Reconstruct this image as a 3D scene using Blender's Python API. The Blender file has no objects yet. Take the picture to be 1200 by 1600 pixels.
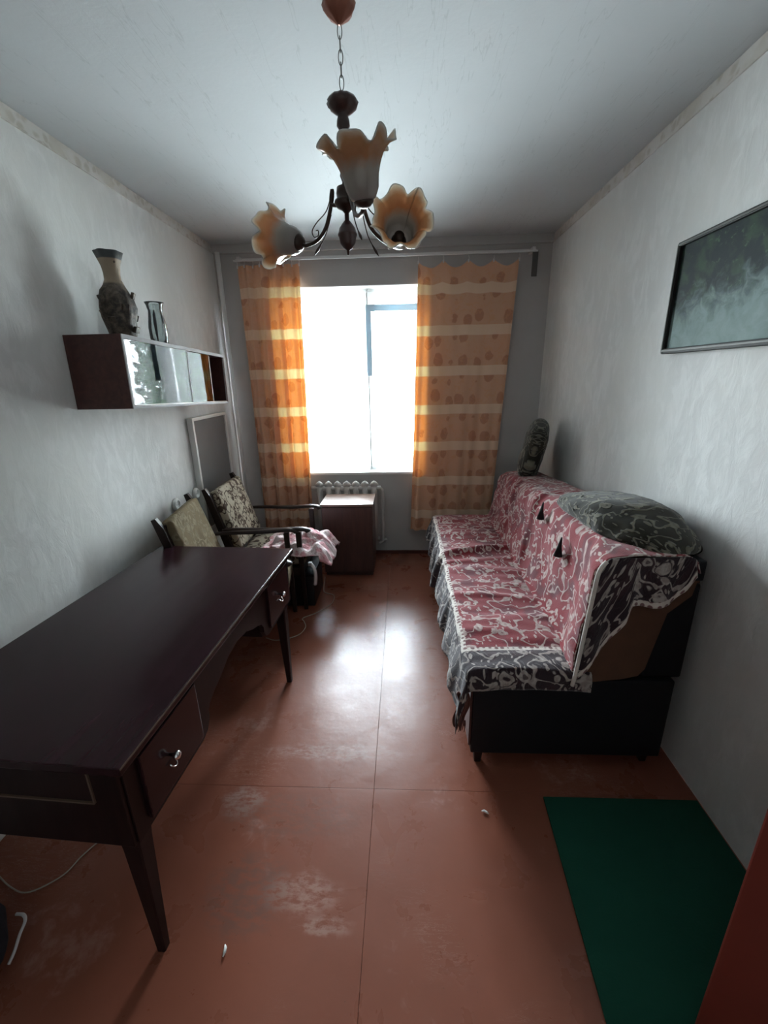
import bpy, bmesh, math, random
from mathutils import Vector, Matrix, noise
random.seed(7)
S = bpy.context.scene
COL = S.collection
PI = math.pi

# ------------------------------------------------------------------ camera
cd = bpy.data.cameras.new('camera'); cam = bpy.data.objects.new('camera', cd); COL.objects.link(cam)
cd.sensor_fit = 'HORIZONTAL'; cd.sensor_width = 36.0; cd.lens = 36.0 * 667 / 1200
cd.clip_start = 0.02
Fv = Vector((-0.04669639, 0.95220705, -0.30186285)); Rv = Vector((0.99889337, 0.04281493, -0.01946591)); Uv = Rv.cross(Fv)
m3 = Matrix((Rv, Uv, -Fv)).transposed()
cam.matrix_world = Matrix.Translation((0, 0, 1.5364)) @ m3.to_4x4()
S.camera = cam

# ------------------------------------------------------------------ world / light / exposure
W = bpy.data.worlds.new('world'); S.world = W; W.use_nodes = True
nt = W.node_tree; nt.nodes.clear()
o_ = nt.nodes.new('ShaderNodeOutputWorld'); bg = nt.nodes.new('ShaderNodeBackground')
tc = nt.nodes.new('ShaderNodeTexCoord'); sep = nt.nodes.new('ShaderNodeSeparateXYZ'); cr = nt.nodes.new('ShaderNodeValToRGB')
mr = nt.nodes.new('ShaderNodeMapRange'); mr.inputs[1].default_value = -1; mr.inputs[2].default_value = 1
nt.links.new(tc.outputs['Generated'], sep.inputs[0]); nt.links.new(sep.outputs['Z'], mr.inputs[0]); nt.links.new(mr.outputs[0], cr.inputs[0])
e = cr.color_ramp.elements
e[0].position = 0.0; e[0].color = (0.62, 0.64, 0.66, 1)       # pale sunlit ground and haze below the horizon
e[1].position = 1.0; e[1].color = (0.80, 0.88, 1.0, 1)        # bright overcast sky
k = e.new(0.47); k.color = (0.54, 0.56, 0.57, 1)
k = e.new(0.30); k.color = (0.62, 0.64, 0.66, 1)
k = e.new(0.53); k.color = (0.92, 0.94, 1.0, 1)
nt.links.new(cr.outputs[0], bg.inputs[0]); bg.inputs[1].default_value = 20.0
nt.links.new(bg.outputs[0], o_.inputs[0])
# portal in the window opening: guides sampling of the sky, gives no light of its own
pd = bpy.data.lights.new('window_portal', 'AREA'); pd.shape = 'RECTANGLE'; pd.size = 1.3; pd.size_y = 1.55
pd.cycles.is_portal = True
po = bpy.data.objects.new('window_portal', pd); COL.objects.link(po); po.location = (-0.42, 4.02, 1.47); po.rotation_euler = (math.radians(-90), 0, 0)
S.view_settings.view_transform = 'Standard'
try: S.view_settings.look = 'None'
except Exception: pass
S.view_settings.gamma = 1.0; S.view_settings.use_curve_mapping = False
S.view_settings.exposure = 2.80
S.cycles.max_bounces = 12; S.cycles.diffuse_bounces = 8; S.cycles.glossy_bounces = 5; S.cycles.transmission_bounces = 10; S.cycles.transparent_max_bounces = 12
S.cycles.sample_clamp_indirect = 12.0
S.cycles.use_denoising = True
S.cycles.caustics_reflective = False; S.cycles.caustics_refractive = False

# ------------------------------------------------------------------ material helpers
class NT:
    def __init__(s, name):
        s.m = bpy.data.materials.new(name); s.m.use_nodes = True; s.t = s.m.node_tree; s.t.nodes.clear()
        s.out = s.n('ShaderNodeOutputMaterial')
    def n(s, typ, **kw):
        x = s.t.nodes.new(typ)
        for k, v in kw.items():
            if k.startswith('i_'):
                x.inputs[k[2:].replace('_', ' ')].default_value = v
            else: setattr(x, k, v)
        return x
    def l(s, a, b): s.t.links.new(a, b)
    def put(s, sock, v):
        if hasattr(v, 'is_linked') or isinstance(v, bpy.types.NodeSocket): s.l(v, sock)
        elif isinstance(v, (tuple, list)) and len(v) == 3 and sock.type == 'RGBA': sock.default_value = (*v, 1)
        else: sock.default_value = v
    def math(s, op, a, b=0.0, c=0.0, clamp=False):
        x = s.n('ShaderNodeMath', operation=op, use_clamp=clamp)
        s.put(x.inputs[0], a); s.put(x.inputs[1], b); s.put(x.inputs[2], c); return x.outputs[0]
    def coord(s, kind='Object', scale=(1, 1, 1), loc=(0, 0, 0)):
        t = s.n('ShaderNodeTexCoord'); mp = s.n('ShaderNodeMapping'); mp.inputs['Scale'].default_value = scale; mp.inputs['Location'].default_value = loc
        s.l(t.outputs[kind], mp.inputs[0]); return mp.outputs[0]
    def noise(s, vec, scale, detail=3, rough=0.55, dist=0.0, color=False):
        x = s.n('ShaderNodeTexNoise'); s.l(vec, x.inputs['Vector']); x.inputs['Scale'].default_value = scale
        x.inputs['Detail'].default_value = detail; x.inputs['Roughness'].default_value = rough; x.inputs['Distortion'].default_value = dist
        return x.outputs['Color' if color else 'Fac']
    def vor(s, vec, scale, feature='F1', out='Distance', rnd=1.0):
        x = s.n('ShaderNodeTexVoronoi', feature=feature); s.l(vec, x.inputs['Vector']); x.inputs['Scale'].default_value = scale
        x.inputs['Randomness'].default_value = rnd; return x.outputs[out]
    def step(s, v, a, b, lo=0.0, hi=1.0):
        x = s.n('ShaderNodeMapRange'); x.interpolation_type = 'SMOOTHSTEP'; s.put(x.inputs[0], v)
        x.inputs[1].default_value = a; x.inputs[2].default_value = b; x.inputs[3].default_value = lo; x.inputs[4].default_value = hi; return x.outputs[0]
    def mix(s, f, a, b, blend='MIX'):
        x = s.n('ShaderNodeMix', data_type='RGBA', blend_type=blend); s.put(x.inputs[0], f); s.put(x.inputs[6], a); s.put(x.inputs[7], b); return x.outputs[2]
    def ramp(s, v, stops):
        x = s.n('ShaderNodeValToRGB'); s.put(x.inputs[0], v); e = x.color_ramp.elements
        e[0].position = stops[0][0]; e[0].color = (*stops[0][1], 1); e[1].position = stops[-1][0]; e[1].color = (*stops[-1][1], 1)
        for p, c in stops[1:-1]: q = e.new(p); q.color = (*c, 1)
        return x.outputs[0]
    def bump(s, h, strength=0.3, dist=0.01):
        x = s.n('ShaderNodeBump'); x.inputs['Strength'].default_value = strength; x.inputs['Distance'].default_value = dist
        s.put(x.inputs['Height'], h); return x.outputs[0]
    def warp(s, vec, scale, amt, detail=2):
        c = s.noise(vec, scale, detail, color=True)
        a = s.n('ShaderNodeVectorMath', operation='SUBTRACT'); s.l(c, a.inputs[0]); a.inputs[1].default_value = (.5, .5, .5)
        b = s.n('ShaderNodeVectorMath', operation='SCALE'); s.l(a.outputs[0], b.inputs[0]); b.inputs['Scale'].default_value = amt
        d = s.n('ShaderNodeVectorMath', operation='ADD'); s.l(vec, d.inputs[0]); s.l(b.outputs[0], d.inputs[1]); return d.outputs[0]
    def bsdf(s, col, rough=0.6, metal=0.0, normal=None, spec=0.5, **kw):
        p = s.n('ShaderNodeBsdfPrincipled'); s.put(p.inputs['Base Color'], col); s.put(p.inputs['Roughness'], rough)
        s.put(p.inputs['Metallic'], metal); p.inputs['Specular IOR Level'].default_value = spec
        if normal is not None: s.l(normal, p.inputs['Normal'])
        for k, v in kw.items(): s.put(p.inputs[k.replace('_', ' ')], v)
        return p.outputs[0]
    def done(s, sh): s.l(sh, s.out.inputs[0]); return s.m

def plain(name, col, rough=0.6, metal=0.0, var=0.12, scale=8, bump=0.1, spec=0.5, kind='Object', **kw):
    t = NT(name); v = t.coord(kind); n = t.noise(v, scale, 4)
    c = t.mix(t.math('MULTIPLY', n, 1.0), tuple(x * (1 - var) for x in col), tuple(min(1, x * (1 + var)) for x in col))
    return t.done(t.bsdf(c, rough, metal, t.bump(t.noise(v, scale * 8, 3), bump, 0.002), spec, **kw))

def wood(name, c1, c2, rough=0.3, axis='Y', spec=0.5, scale=1.0):
    t = NT(name); sc = {'X': (1, 9, 9), 'Y': (9, 1, 9), 'Z': (9, 9, 1)}[axis]
    v = t.coord('Object', tuple(q * scale for q in sc)); w = t.warp(v, 1.5, 0.6)
    n = t.noise(w, 4, 5, 0.6); c = t.mix(t.step(n, .3, .7), c1, c2)
    r = t.math('ADD', t.math('MULTIPLY', t.noise(v, 2, 3), 0.14), rough - 0.07)
    return t.done(t.bsdf(c, r, 0, t.bump(n, 0.08, 0.001), spec))

# walls: pale embossed paper
def m_wall():
    t = NT('embossed_wallpaper'); v = t.coord('Object')
    st = t.coord('Object', (1, 1, .5)); w = t.warp(st, 9, .14)
    n = t.noise(w, 16, 5, .62); n2 = t.noise(v, 2.0, 3)
    c = t.mix(t.step(n, .42, .66), (.60, .60, .59), (.68, .68, .67))
    c = t.mix(t.step(n2, .35, .75), c, (.62, .615, .59))
    return t.done(t.bsdf(c, .75, 0, t.bump(n, .5, .006), .3))
def m_ceiling():
    t = NT('whitewashed_plaster'); v = t.coord('Object'); n = t.noise(v, 3, 5, .6); n2 = t.noise(v, 60, 3)
    c = t.mix(n, (.47, .495, .505), (.53, .555, .57))
    cr_ = t.noise(t.coord('Object', (6, .6, 1)), 1.4, 4, .6)
    line = t.step(t.math('ABSOLUTE', t.math('SUBTRACT', cr_, .5)), 0.0, .006)
    c = t.mix(line, (.44, .465, .475), c)
    return t.done(t.bsdf(c, .85, 0, t.bump(n2, .22, .002), .2))
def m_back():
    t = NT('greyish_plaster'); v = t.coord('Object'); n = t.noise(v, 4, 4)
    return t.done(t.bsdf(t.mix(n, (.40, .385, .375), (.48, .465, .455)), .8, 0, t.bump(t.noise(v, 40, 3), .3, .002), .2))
def m_border():
    t = NT('paper_border'); v = t.coord('Object'); w = t.warp(v, 14, .05)
    d = t.vor(w, 22); c = t.mix(t.step(d, .2, .5), (.46, .43, .38), (.58, .56, .53))
    c = t.mix(t.step(t.noise(v, 9, 3), .45, .65), c, (.52, .49, .44))
    return t.done(t.bsdf(c, .7, 0, None, .2))
def m_floor():
    t = NT('red_brown_floor_paint'); v = t.coord('Object'); w = t.warp(v, 3, .25)
    n = t.noise(w, 3.2, 5, .6); f = t.noise(v, 26, 4); w2_ = t.warp(v, 14, .06, 3)
    c = t.mix(n, (.185, .060, .036), (.245, .082, .050))
    worn = t.math('MULTIPLY', t.step(t.noise(t.warp(v, 7, .2), 2.3, 6, .68), .57, .66), t.step(f, .35, .6))
    c = t.mix(t.math('MULTIPLY', worn, .55), c, (.34, .18, .145))
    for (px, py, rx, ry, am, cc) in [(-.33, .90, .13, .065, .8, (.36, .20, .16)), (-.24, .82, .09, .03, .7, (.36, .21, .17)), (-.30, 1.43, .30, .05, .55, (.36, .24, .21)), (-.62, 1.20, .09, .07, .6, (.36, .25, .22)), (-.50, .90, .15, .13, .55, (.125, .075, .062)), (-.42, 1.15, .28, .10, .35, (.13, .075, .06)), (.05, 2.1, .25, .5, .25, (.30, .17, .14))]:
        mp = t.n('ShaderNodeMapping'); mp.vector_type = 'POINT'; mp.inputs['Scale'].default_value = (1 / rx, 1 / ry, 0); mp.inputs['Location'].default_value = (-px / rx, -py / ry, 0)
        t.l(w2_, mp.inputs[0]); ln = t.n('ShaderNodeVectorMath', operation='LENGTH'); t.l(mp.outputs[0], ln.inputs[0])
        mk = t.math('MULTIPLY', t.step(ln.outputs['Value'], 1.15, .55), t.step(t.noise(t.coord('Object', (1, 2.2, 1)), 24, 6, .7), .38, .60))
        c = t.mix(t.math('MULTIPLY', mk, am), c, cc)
    scr = t.noise(t.coord('Object', (1, 5, 1)), 9, 6, .7, 1.2)
    sl = t.math('MULTIPLY', t.step(t.math('ABSOLUTE', t.math('SUBTRACT', scr, .5)), .012, .0), t.step(t.noise(v, 1.8, 3), .52, .64))
    c = t.mix(t.math('MULTIPLY', sl, .5), c, (.42, .30, .25))
    speck = t.step(t.vor(v, 34), .055, .03); c = t.mix(t.math('MULTIPLY', speck, .5), c, (.06, .03, .02))
    r = t.math('ADD', t.math('MULTIPLY', t.noise(w, 5, 5, .6), .18), .20)
    r = t.math('ADD', r, t.math('MULTIPLY', worn, .15))
    h = t.math('ADD', t.noise(v, 5, 4), t.math('MULTIPLY', t.noise(v, 60, 3), .06))
    return t.done(t.bsdf(c, r, 0, t.bump(h, .13, .02), .34))
def m_green():
    t = NT('dark_green_mat_pile'); v = t.coord('Object'); n = t.noise(v, 150, 3); n2 = t.noise(v, 3, 3)
    return t.done(t.bsdf(t.mix(n2, (.008, .050, .032), (.014, .075, .048)), .95, 0, t.bump(n, .6, .004), .1))

def floral(t, uv, ground, ground2, fig, fig2, dens=1.0, scale=1.0):
    """swirling vines, leaves and blossoms woven on a ground colour"""
    w = t.warp(uv, 7 * scale, .11 / scale, 2); w2 = t.warp(uv, 16 * scale, .045 / scale, 1)
    vine = t.math('ABSOLUTE', t.math('SUBTRACT', t.noise(w, 7.5 * scale, 1, .4), .5))
    vine = t.step(vine, .030 * dens, .016 * dens)
    d = t.vor(w2, 9.5 * scale); leaf = t.step(d, .30 * dens, .25 * dens); core = t.step(d, .13, .09)
    st = t.n('ShaderNodeMapping'); t.l(w, st.inputs[0]); st.inputs['Scale'].default_value = (1, 2.1, 1); st.inputs['Rotation'].default_value = (0, 0, .7)
    d2 = t.vor(st.outputs[0], 15 * scale); l2 = t.step(d2, .27 * dens, .22 * dens)
    fl = t.vor(w2, 4.3 * scale, rnd=.75); med = t.math('MULTIPLY', t.step(fl, .10, .12), t.step(fl, .20, .18)); pet = t.step(fl, .27, .25)
    petal = t.math('MULTIPLY', t.math('MULTIPLY', pet, t.step(fl, .20, .22)), t.step(t.noise(w2, 30 * scale, 1), .46, .54))
    fg = t.math('MAXIMUM', t.math('MAXIMUM', vine, l2), leaf)
    fg = t.math('MULTIPLY', fg, t.math('SUBTRACT', 1.0, pet)); fg = t.math('MAXIMUM', fg, t.math('MAXIMUM', med, petal))
    g = t.mix(t.step(t.noise(uv, 5 * scale, 2), .5, .62), ground, ground2)
    f = t.mix(t.step(t.noise(uv, 30 * scale, 2), .4, .6), fig, fig2)
    c = t.mix(fg, g, f); c = t.mix(t.math('MULTIPLY', core, .8), c, ground2)
    return c, fg
def m_throw():
    t = NT('red_floral_throw'); uv = t.coord('UV'); sp = t.n('ShaderNodeSeparateXYZ'); t.l(uv, sp.inputs[0])
    red, fg = floral(t, uv, (.19, .011, .018), (.11, .010, .018), (.43, .34, .30), (.33, .22, .21), 1.02, 1.45)
    drk, fg2 = floral(t, uv, (.022, .012, .016), (.035, .016, .020), (.34, .30, .27), (.24, .20, .185), .95, 1.5)
    # uv.x = distance from near hem, uv.y = distance from the outer hem (metres)
    bw = .21
    dmin = t.math('MINIMUM', sp.outputs[0], sp.outputs[1])
    inside = t.step(dmin, bw, bw + .002)
    c = t.mix(inside, drk, red)
    def band(lo, hi): return t.math('MULTIPLY', t.step(dmin, lo, lo + .003), t.step(dmin, hi, hi - .003))
    b = band(bw - .012, bw + .014)
    dots = t.step(t.vor(uv, 42, rnd=.3), .28, .40)
    c = t.mix(b, c, t.mix(dots, (.16, .08, .08), (.56, .50, .45)))
    h = t.math('ADD', t.noise(uv, 220, 2), t.math('MULTIPLY', fg, .8))
    return t.done(t.bsdf(c, .9, 0, t.bump(h, .5, .003), .15, Sheen_Weight=.25))
def m_throw_plain():
    t = NT('dark_floral_cover'); uv = t.coord('UV')
    c, fg = floral(t, uv, (.020, .018, .012), (.032, .028, .018), (.115, .105, .075), (.16, .15, .115), 1.05, 1.6)
    return t.done(t.bsdf(c, .9, 0, t.bump(fg, .9, .012), .15, Sheen_Weight=.2))
def m_upholstery(name, g, f, sc=1.3):
    t = NT(name); uv = t.coord('Object', (1, 1, 1)); c, fg = floral(t, uv, g, tuple(x * .8 for x in g), f, tuple(x * .75 for x in f), 1.15, sc)
    return t.done(t.bsdf(c, .9, 0, t.bump(fg, .4, .003), .15))
def m_curtain():
    t = NT('orange_striped_curtain'); uv = t.coord('UV'); sp = t.n('ShaderNodeSeparateXYZ'); t.l(uv, sp.inputs[0])
    z = sp.outputs[1]
    ph = t.math('FRACT', t.math('DIVIDE', t.math('SUBTRACT', z, .651), .2935))
    stripe = t.math('MULTIPLY', t.step(ph, .0, .02), t.step(ph, .27, .25))
    w = t.warp(uv, 20, .03)
    st = t.n('ShaderNodeMapping'); t.l(w, st.inputs[0]); st.inputs['Scale'].default_value = (1, .8, 1)
    pears = t.step(t.vor(st.outputs[0], 8.5, rnd=.45), .36, .32)
    pears2 = t.step(t.noise(w, 26, 2), .52, .56)
    vine = t.step(t.math('ABSOLUTE', t.math('SUBTRACT', t.noise(w, 9, 2), .5)), .02, .008)
    org = t.mix(t.math('MULTIPLY', pears, .7), (.66, .40, .27), (.46, .22, .14))
    org = t.mix(t.math('MULTIPLY', t.math('MULTIPLY', pears2, pears), .25), org, (.52, .24, .12))
    org = t.mix(t.math('MULTIPLY', vine, .5), org, (.66, .36, .20))
    c = t.mix(stripe, org, (.78, .57, .42))
    tr = t.mix(stripe, t.mix(t.math('MULTIPLY', pears, .5), (1.0, .31, .05), (.88, .22, .035)), (1.0, .75, .30))
    d = t.n('ShaderNodeBsdfDiffuse'); t.l(c, d.inputs[0]); d.inputs[1].default_value = .5
    tl = t.n('ShaderNodeBsdfTranslucent'); t.l(tr, tl.inputs[0])
    mx = t.n('ShaderNodeMixShader'); mx.inputs[0].default_value = .085; t.l(d.outputs[0], mx.inputs[1]); t.l(tl.outputs[0], mx.inputs[2])
    return t.done(mx.outputs[0])
def m_pane(haze):  # translucent share whitens the glass to imitate window glare
    t = NT('glare_hazed_glass'); tp = t.n('ShaderNodeBsdfTransparent'); tp.inputs[0].default_value = (.97, .98, .98, 1)
    tl = t.n('ShaderNodeBsdfTranslucent'); tl.inputs[0].default_value = (.95, .97, .97, 1)
    n = t.noise(t.coord('Object'), 5, 3); f = t.math('MULTIPLY', t.math('ADD', .8, t.math('MULTIPLY', n, .4)), haze)
    mx = t.n('ShaderNodeMixShader'); t.l(f, mx.inputs[0]); t.l(tp.outputs[0], mx.inputs[1]); t.l(tl.outputs[0], mx.inputs[2])
    g = t.n('ShaderNodeBsdfGlossy'); g.inputs['Roughness'].default_value = .02; fr = t.n('ShaderNodeFresnel'); fr.inputs[0].default_value = 1.45
    m2 = t.n('ShaderNodeMixShader'); t.l(fr.outputs[0], m2.inputs[0]); t.l(mx.outputs[0], m2.inputs[1]); t.l(g.outputs[0], m2.inputs[2])
    return t.done(m2.outputs[0])
def m_clear(name, tint=(.9, .95, .95), ior=1.5, boost=0.0):
    t = NT(name); tp = t.n('ShaderNodeBsdfTransparent'); tp.inputs[0].default_value = (*tint, 1)
    g = t.n('ShaderNodeBsdfGlossy'); g.inputs['Roughness'].default_value = .015; fr = t.n('ShaderNodeFresnel'); fr.inputs[0].default_value = ior
    f = t.math('ADD', fr.outputs[0], boost, clamp=True)
    m2 = t.n('ShaderNodeMixShader'); t.l(f, m2.inputs[0]); t.l(tp.outputs[0], m2.inputs[1]); t.l(g.outputs[0], m2.inputs[2])
    return t.done(m2.outputs[0])
def m_glare_bars():  # translucent glow puts the casement frame's glare into the material
    t = NT('translucent_glare_bars'); tl = t.n('ShaderNodeBsdfTranslucent'); tl.inputs[0].default_value = (.24, .30, .335, 1)
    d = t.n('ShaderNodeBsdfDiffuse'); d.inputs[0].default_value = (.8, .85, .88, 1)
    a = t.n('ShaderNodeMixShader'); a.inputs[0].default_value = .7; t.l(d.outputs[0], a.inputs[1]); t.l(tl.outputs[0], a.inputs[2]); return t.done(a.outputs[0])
def m_shade():
    t = NT('amber_rimmed_frosted_glass'); uv = t.coord('UV'); sp = t.n('ShaderNodeSeparateXYZ'); t.l(uv, sp.inputs[0]); v = sp.outputs[1]
    n = t.noise(uv, 9, 3); vv = t.math('ADD', v, t.math('MULTIPLY', t.math('SUBTRACT', n, .5), .12))
    c = t.ramp(vv, [(0, (.40, .36, .34)), (.45, (.50, .44, .38)), (.62, (.60, .30, .15)), (.82, (.66, .38, .20)), (.93, (.80, .66, .50)), (1, (.95, .92, .86))])
    d = t.n('ShaderNodeBsdfDiffuse'); t.l(c, d.inputs[0]); tl = t.n('ShaderNodeBsdfTranslucent'); t.l(c, tl.inputs[0])
    a = t.n('ShaderNodeMixShader'); a.inputs[0].default_value = .55; t.l(d.outputs[0], a.inputs[1]); t.l(tl.outputs[0], a.inputs[2])
    g = t.n('ShaderNodeBsdfGlossy'); g.inputs['Roughness'].default_value = .12; fr = t.n('ShaderNodeFresnel'); fr.inputs[0].default_value = 1.5
    b = t.n('ShaderNodeMixShader'); t.l(fr.outputs[0], b.inputs[0]); t.l(a.outputs[0], b.inputs[1]); t.l(g.outputs[0], b.inputs[2])
    return t.done(b.outputs[0])
def m_vase():
    t = NT('bark_textured_ceramic'); v = t.coord('Object'); sp = t.n('ShaderNodeSeparateXYZ'); t.l(v, sp.inputs[0]); z = sp.outputs[2]
    n = t.noise(t.warp(v, 20, .04), 26, 5, .65)
    bark = t.mix(t.step(n, .35, .7), (.022, .016, .012), (.15, .115, .085))
    neck = t.mix(t.noise(v, 20, 3), (.22, .165, .115), (.31, .24, .17))
    holes = t.step(t.vor(t.coord('Object', (1, 1, .8)), 38, rnd=.6), .20, .15)
    neck = t.mix(t.math('MULTIPLY', holes, .9), neck, (.03, .02, .015))
    c = t.mix(t.step(z, .222, .235), bark, neck); c = t.mix(t.step(z, .322, .328), c, (.045, .05, .05))
    return t.done(t.bsdf(c, .55, 0, t.bump(n, .5, .008), .4))
def m_picture():
    t = NT('waterfall_print'); uv = t.coord('UV'); sp = t.n('ShaderNodeSeparateXYZ'); t.l(uv, sp.inputs[0])
    w = t.warp(uv, 3, .35, 3); n = t.noise(w, 5, 6, .62, .6)
    h = t.math('SUBTRACT', t.math('ADD', t.math('MULTIPLY', n, .7), t.math('MULTIPLY', sp.outputs[0], .12)), sp.outputs[1])
    foam = t.step(h, -.22, .22)
    c = t.mix(t.step(t.noise(w, 4, 4), .42, .66), (.012, .020, .022), (.03, .055, .035))
    leaf = t.step(t.noise(t.warp(uv, 12, .15), 13, 4, .7), .58, .70)
    c = t.mix(t.math('MULTIPLY', leaf, .7), c, (.07, .12, .07)); c = t.mix(foam, c, t.mix(n, (.06, .11, .105), (.26, .33, .32)))
    return t.done(t.bsdf(c, .6, 0, None, .12))
def m_cloth_pink():
    t = NT('pink_striped_cloth'); uv = t.coord('UV'); w = t.warp(uv, 5, .1)
    n = t.noise(w, 7, 3); c = t.mix(t.step(n, .44, .56), (.55, .27, .29), (.72, .60, .60))
    return t.done(t.bsdf(c, .8, 0, t.bump(t.noise(uv, 18, 4), .7, .02), .2))

MT = {}
MT['wall'] = m_wall(); MT['ceiling'] = m_ceiling(); MT['back'] = m_back(); MT['border'] = m_border(); MT['floor'] = m_floor(); MT['green'] = m_green()
MT['white'] = plain('white_gloss_paint', (.74, .74, .72), .4, var=.05)
MT['reveal'] = plain('white_reveal', (.80, .80, .79), .7, var=.04)
MT['heat'] = plain('old_radiator_paint', (.50, .48, .46), .45, var=.1)
MT['desk'] = wood('dark_mahogany_veneer', (.015, .0055, .007), (.023, .008, .011), .22, 'Y', .22)
MT['desk_z'] = wood('dark_mahogany_legs', (.010, .005, .005), (.018, .008, .008), .4, 'Z', .15)
MT['groove'] = plain('worn_bronze_line', (.10, .065, .045), .5)
MT['chrome'] = plain('tarnished_chrome', (.75, .75, .73), .18, 1.0, var=.05)
MT['cab'] = wood('red_brown_cabinet_veneer', (.048, .017, .015), (.075, .027, .022), .32, 'Y', .45)
MT['cab_edge'] = plain('pale_plastic_track', (.30, .285, .29), .6, spec=.2)
MT['chest'] = wood('brown_chest_veneer', (.060, .028, .024), (.085, .040, .033), .35, 'Z', .4)
MT['chest_top'] = wood('polished_chest_top', (.20, .12, .09), (.30, .19, .15), .22, 'X', .8)
MT['darkwood'] = wood('dark_armchair_wood', (.014, .008, .007), (.020, .011, .009), .32, 'X', .35)
MT['black'] = plain('black_leatherette', (.006, .006, .008), .55, spec=.25, bump=.2)
MT['blackgloss'] = plain('black_plastic', (.010, .010, .012), .35)
MT['brownfab'] = plain('rust_brown_upholstery', (.085, .036, .018), .9, var=.25, scale=14, bump=.5)
MT['brass'] = plain('dark_bronze_metal', (.045, .028, .022), .32, .6)
MT['turned'] = wood('turned_dark_wood', (.030, .012, .010), (.055, .022, .018), .3, 'Z')
MT['copper'] = plain('copper_canopy', (.22, .075, .045), .45, .4)
MT['chain'] = plain('dull_nickel_chain', (.22, .21, .20), .4, .7)
MT['rail'] = plain('pale_curtain_rail', (.60, .585, .57), .4)
MT['cord'] = plain('grey_white_cable', (.36, .33, .28), .5)
MT['cordw'] = plain('white_plastic_tube', (.62, .60, .60), .4)
MT['paper'] = plain('white_scrap', (.75, .75, .72), .7)
MT['mirror'] = plain('grey_board', (.145, .150, .155), .35, var=.08)
MT['frame'] = plain('gunmetal_frame', (.020, .020, .019), .55, 0, spec=.15)
MT['frame_hi'] = plain('pewter_frame_bead', (.09, .09, .08), .5, 0, spec=.25)
MT['redpaint'] = plain('red_brown_door_paint', (.15, .022, .014), .45, var=.2, scale=3)
MT['throw'] = m_throw(); MT['cover'] = m_throw_plain(); MT['curtain'] = m_curtain()
MT['pane'] = m_pane(.24); MT['glass'] = m_clear('cabinet_glass', (.72, .76, .76), 1.28, .0); MT['vglass'] = m_clear('clear_vase_glass', (.86, .90, .90), 1.5, .05)
MT['strip'] = m_glare_bars(); MT['shade'] = m_shade(); MT['vase'] = m_vase(); MT['picture'] = m_picture(); MT['pink'] = m_cloth_pink()
MT['uph_a'] = m_upholstery('faded_olive_upholstery', (.15, .115, .068), (.21, .17, .11))
MT['uph_b'] = m_upholstery('cream_brown_upholstery', (.40, .35, .27), (.085, .06, .045), 1.7)
MT['fringe'] = plain('cream_twisted_cord', (.55, .50, .45), .8, scale=80, bump=.6)
MT['rust'] = plain('dark_rust_lining', (.10, .032, .024), .85, var=.3)
MT['inside'] = plain('cabinet_interior', (.10, .06, .05), .6)

# ------------------------------------------------------------------ geometry helpers
def link(o, parent=None):
    COL.objects.link(o)
    if parent: o.parent = parent
    return o
def obj(name, bm, mat, parent=None, smooth=False, mw=None, autos=None):
    me = bpy.data.meshes.new(name)
    bmesh.ops.recalc_face_normals(bm, faces=bm.faces) if smooth != 'sheet' else None
    bm.to_mesh(me); bm.free(); me.materials.append(mat)
    if smooth:
        for p in me.polygons: p.use_smooth = True
    o = bpy.data.objects.new(name, me)
    if mw is not None: o.matrix_local = mw
    return link(o, parent)
def tag(o, label=None, cat=None, group=None, kind=None):
    if label: o['label'] = label
    if cat: o['category'] = cat
    if group: o['group'] = group
    if kind: o['kind'] = kind
    return o
def thing(name, loc, label, cat, rz=0, group=None):
    o = bpy.data.objects.new(name, None); o.location = loc; o.rotation_euler = (0, 0, rz); o.empty_display_size = .05
    link(o); return tag(o, label, cat, group)
def part_label(o, label): o['label'] = label; return o

def box(bm, x0, x1, y0, y1, z0, z1, bev=0.0, mat=None):
    r = bmesh.ops.create_cube(bm, size=1.0); vs = r['verts']
    M = Matrix.Translation(((x0 + x1) / 2, (y0 + y1) / 2, (z0 + z1) / 2)) @ Matrix.Diagonal((abs(x1 - x0), abs(y1 - y0), abs(z1 - z0), 1))
    if mat is not None: M = mat @ M
    bmesh.ops.transform(bm, matrix=M, verts=vs)
    if bev > 0:
        es = list({e for v in vs for e in v.link_edges})
        bmesh.ops.bevel(bm, geom=es, offset=bev, segments=2, affect='EDGES', profile=.6)
    return bm
def bx(*a, bev=0.0, mat=None): return box(bmesh.new(), *a, bev=bev, mat=mat)
def tube(bm, pts, r, n=8, cap=True, closed=False):
    pts = [Vector(p) for p in pts]; rs = r if isinstance(r, (list, tuple)) else [r] * len(pts)
    rings = []; up = Vector((0, 0, 1)); prev = None
    N = len(pts)
    for i, p in enumerate(pts):
        a = pts[(i - 1) % N] if (closed or i > 0) else pts[i]; b = pts[(i + 1) % N] if (closed or i < N - 1) else pts[i]
        t = (b - a).normalized()
        if prev is None:
            q = t.cross(up)
            if q.length < .05: q = t.cross(Vector((1, 0, 0)))
            q.normalize()
        else:
            q = prev - t * prev.dot(t); q.normalize()
        prev = q; w = t.cross(q)
        rings.append([bm.verts.new(p + (q * math.cos(2 * PI * k / n) + w * math.sin(2 * PI * k / n)) * rs[i]) for k in range(n)])
    M = N if closed else N - 1
    for i in range(M):
        A, B = rings[i], rings[(i + 1) % N]
        for k in range(n): bm.faces.new((A[k], A[(k + 1) % n], B[(k + 1) % n], B[k]))
    if cap and not closed:
        bm.faces.new(rings[0][::-1]); bm.faces.new(rings[-1])
    return bm
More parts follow.
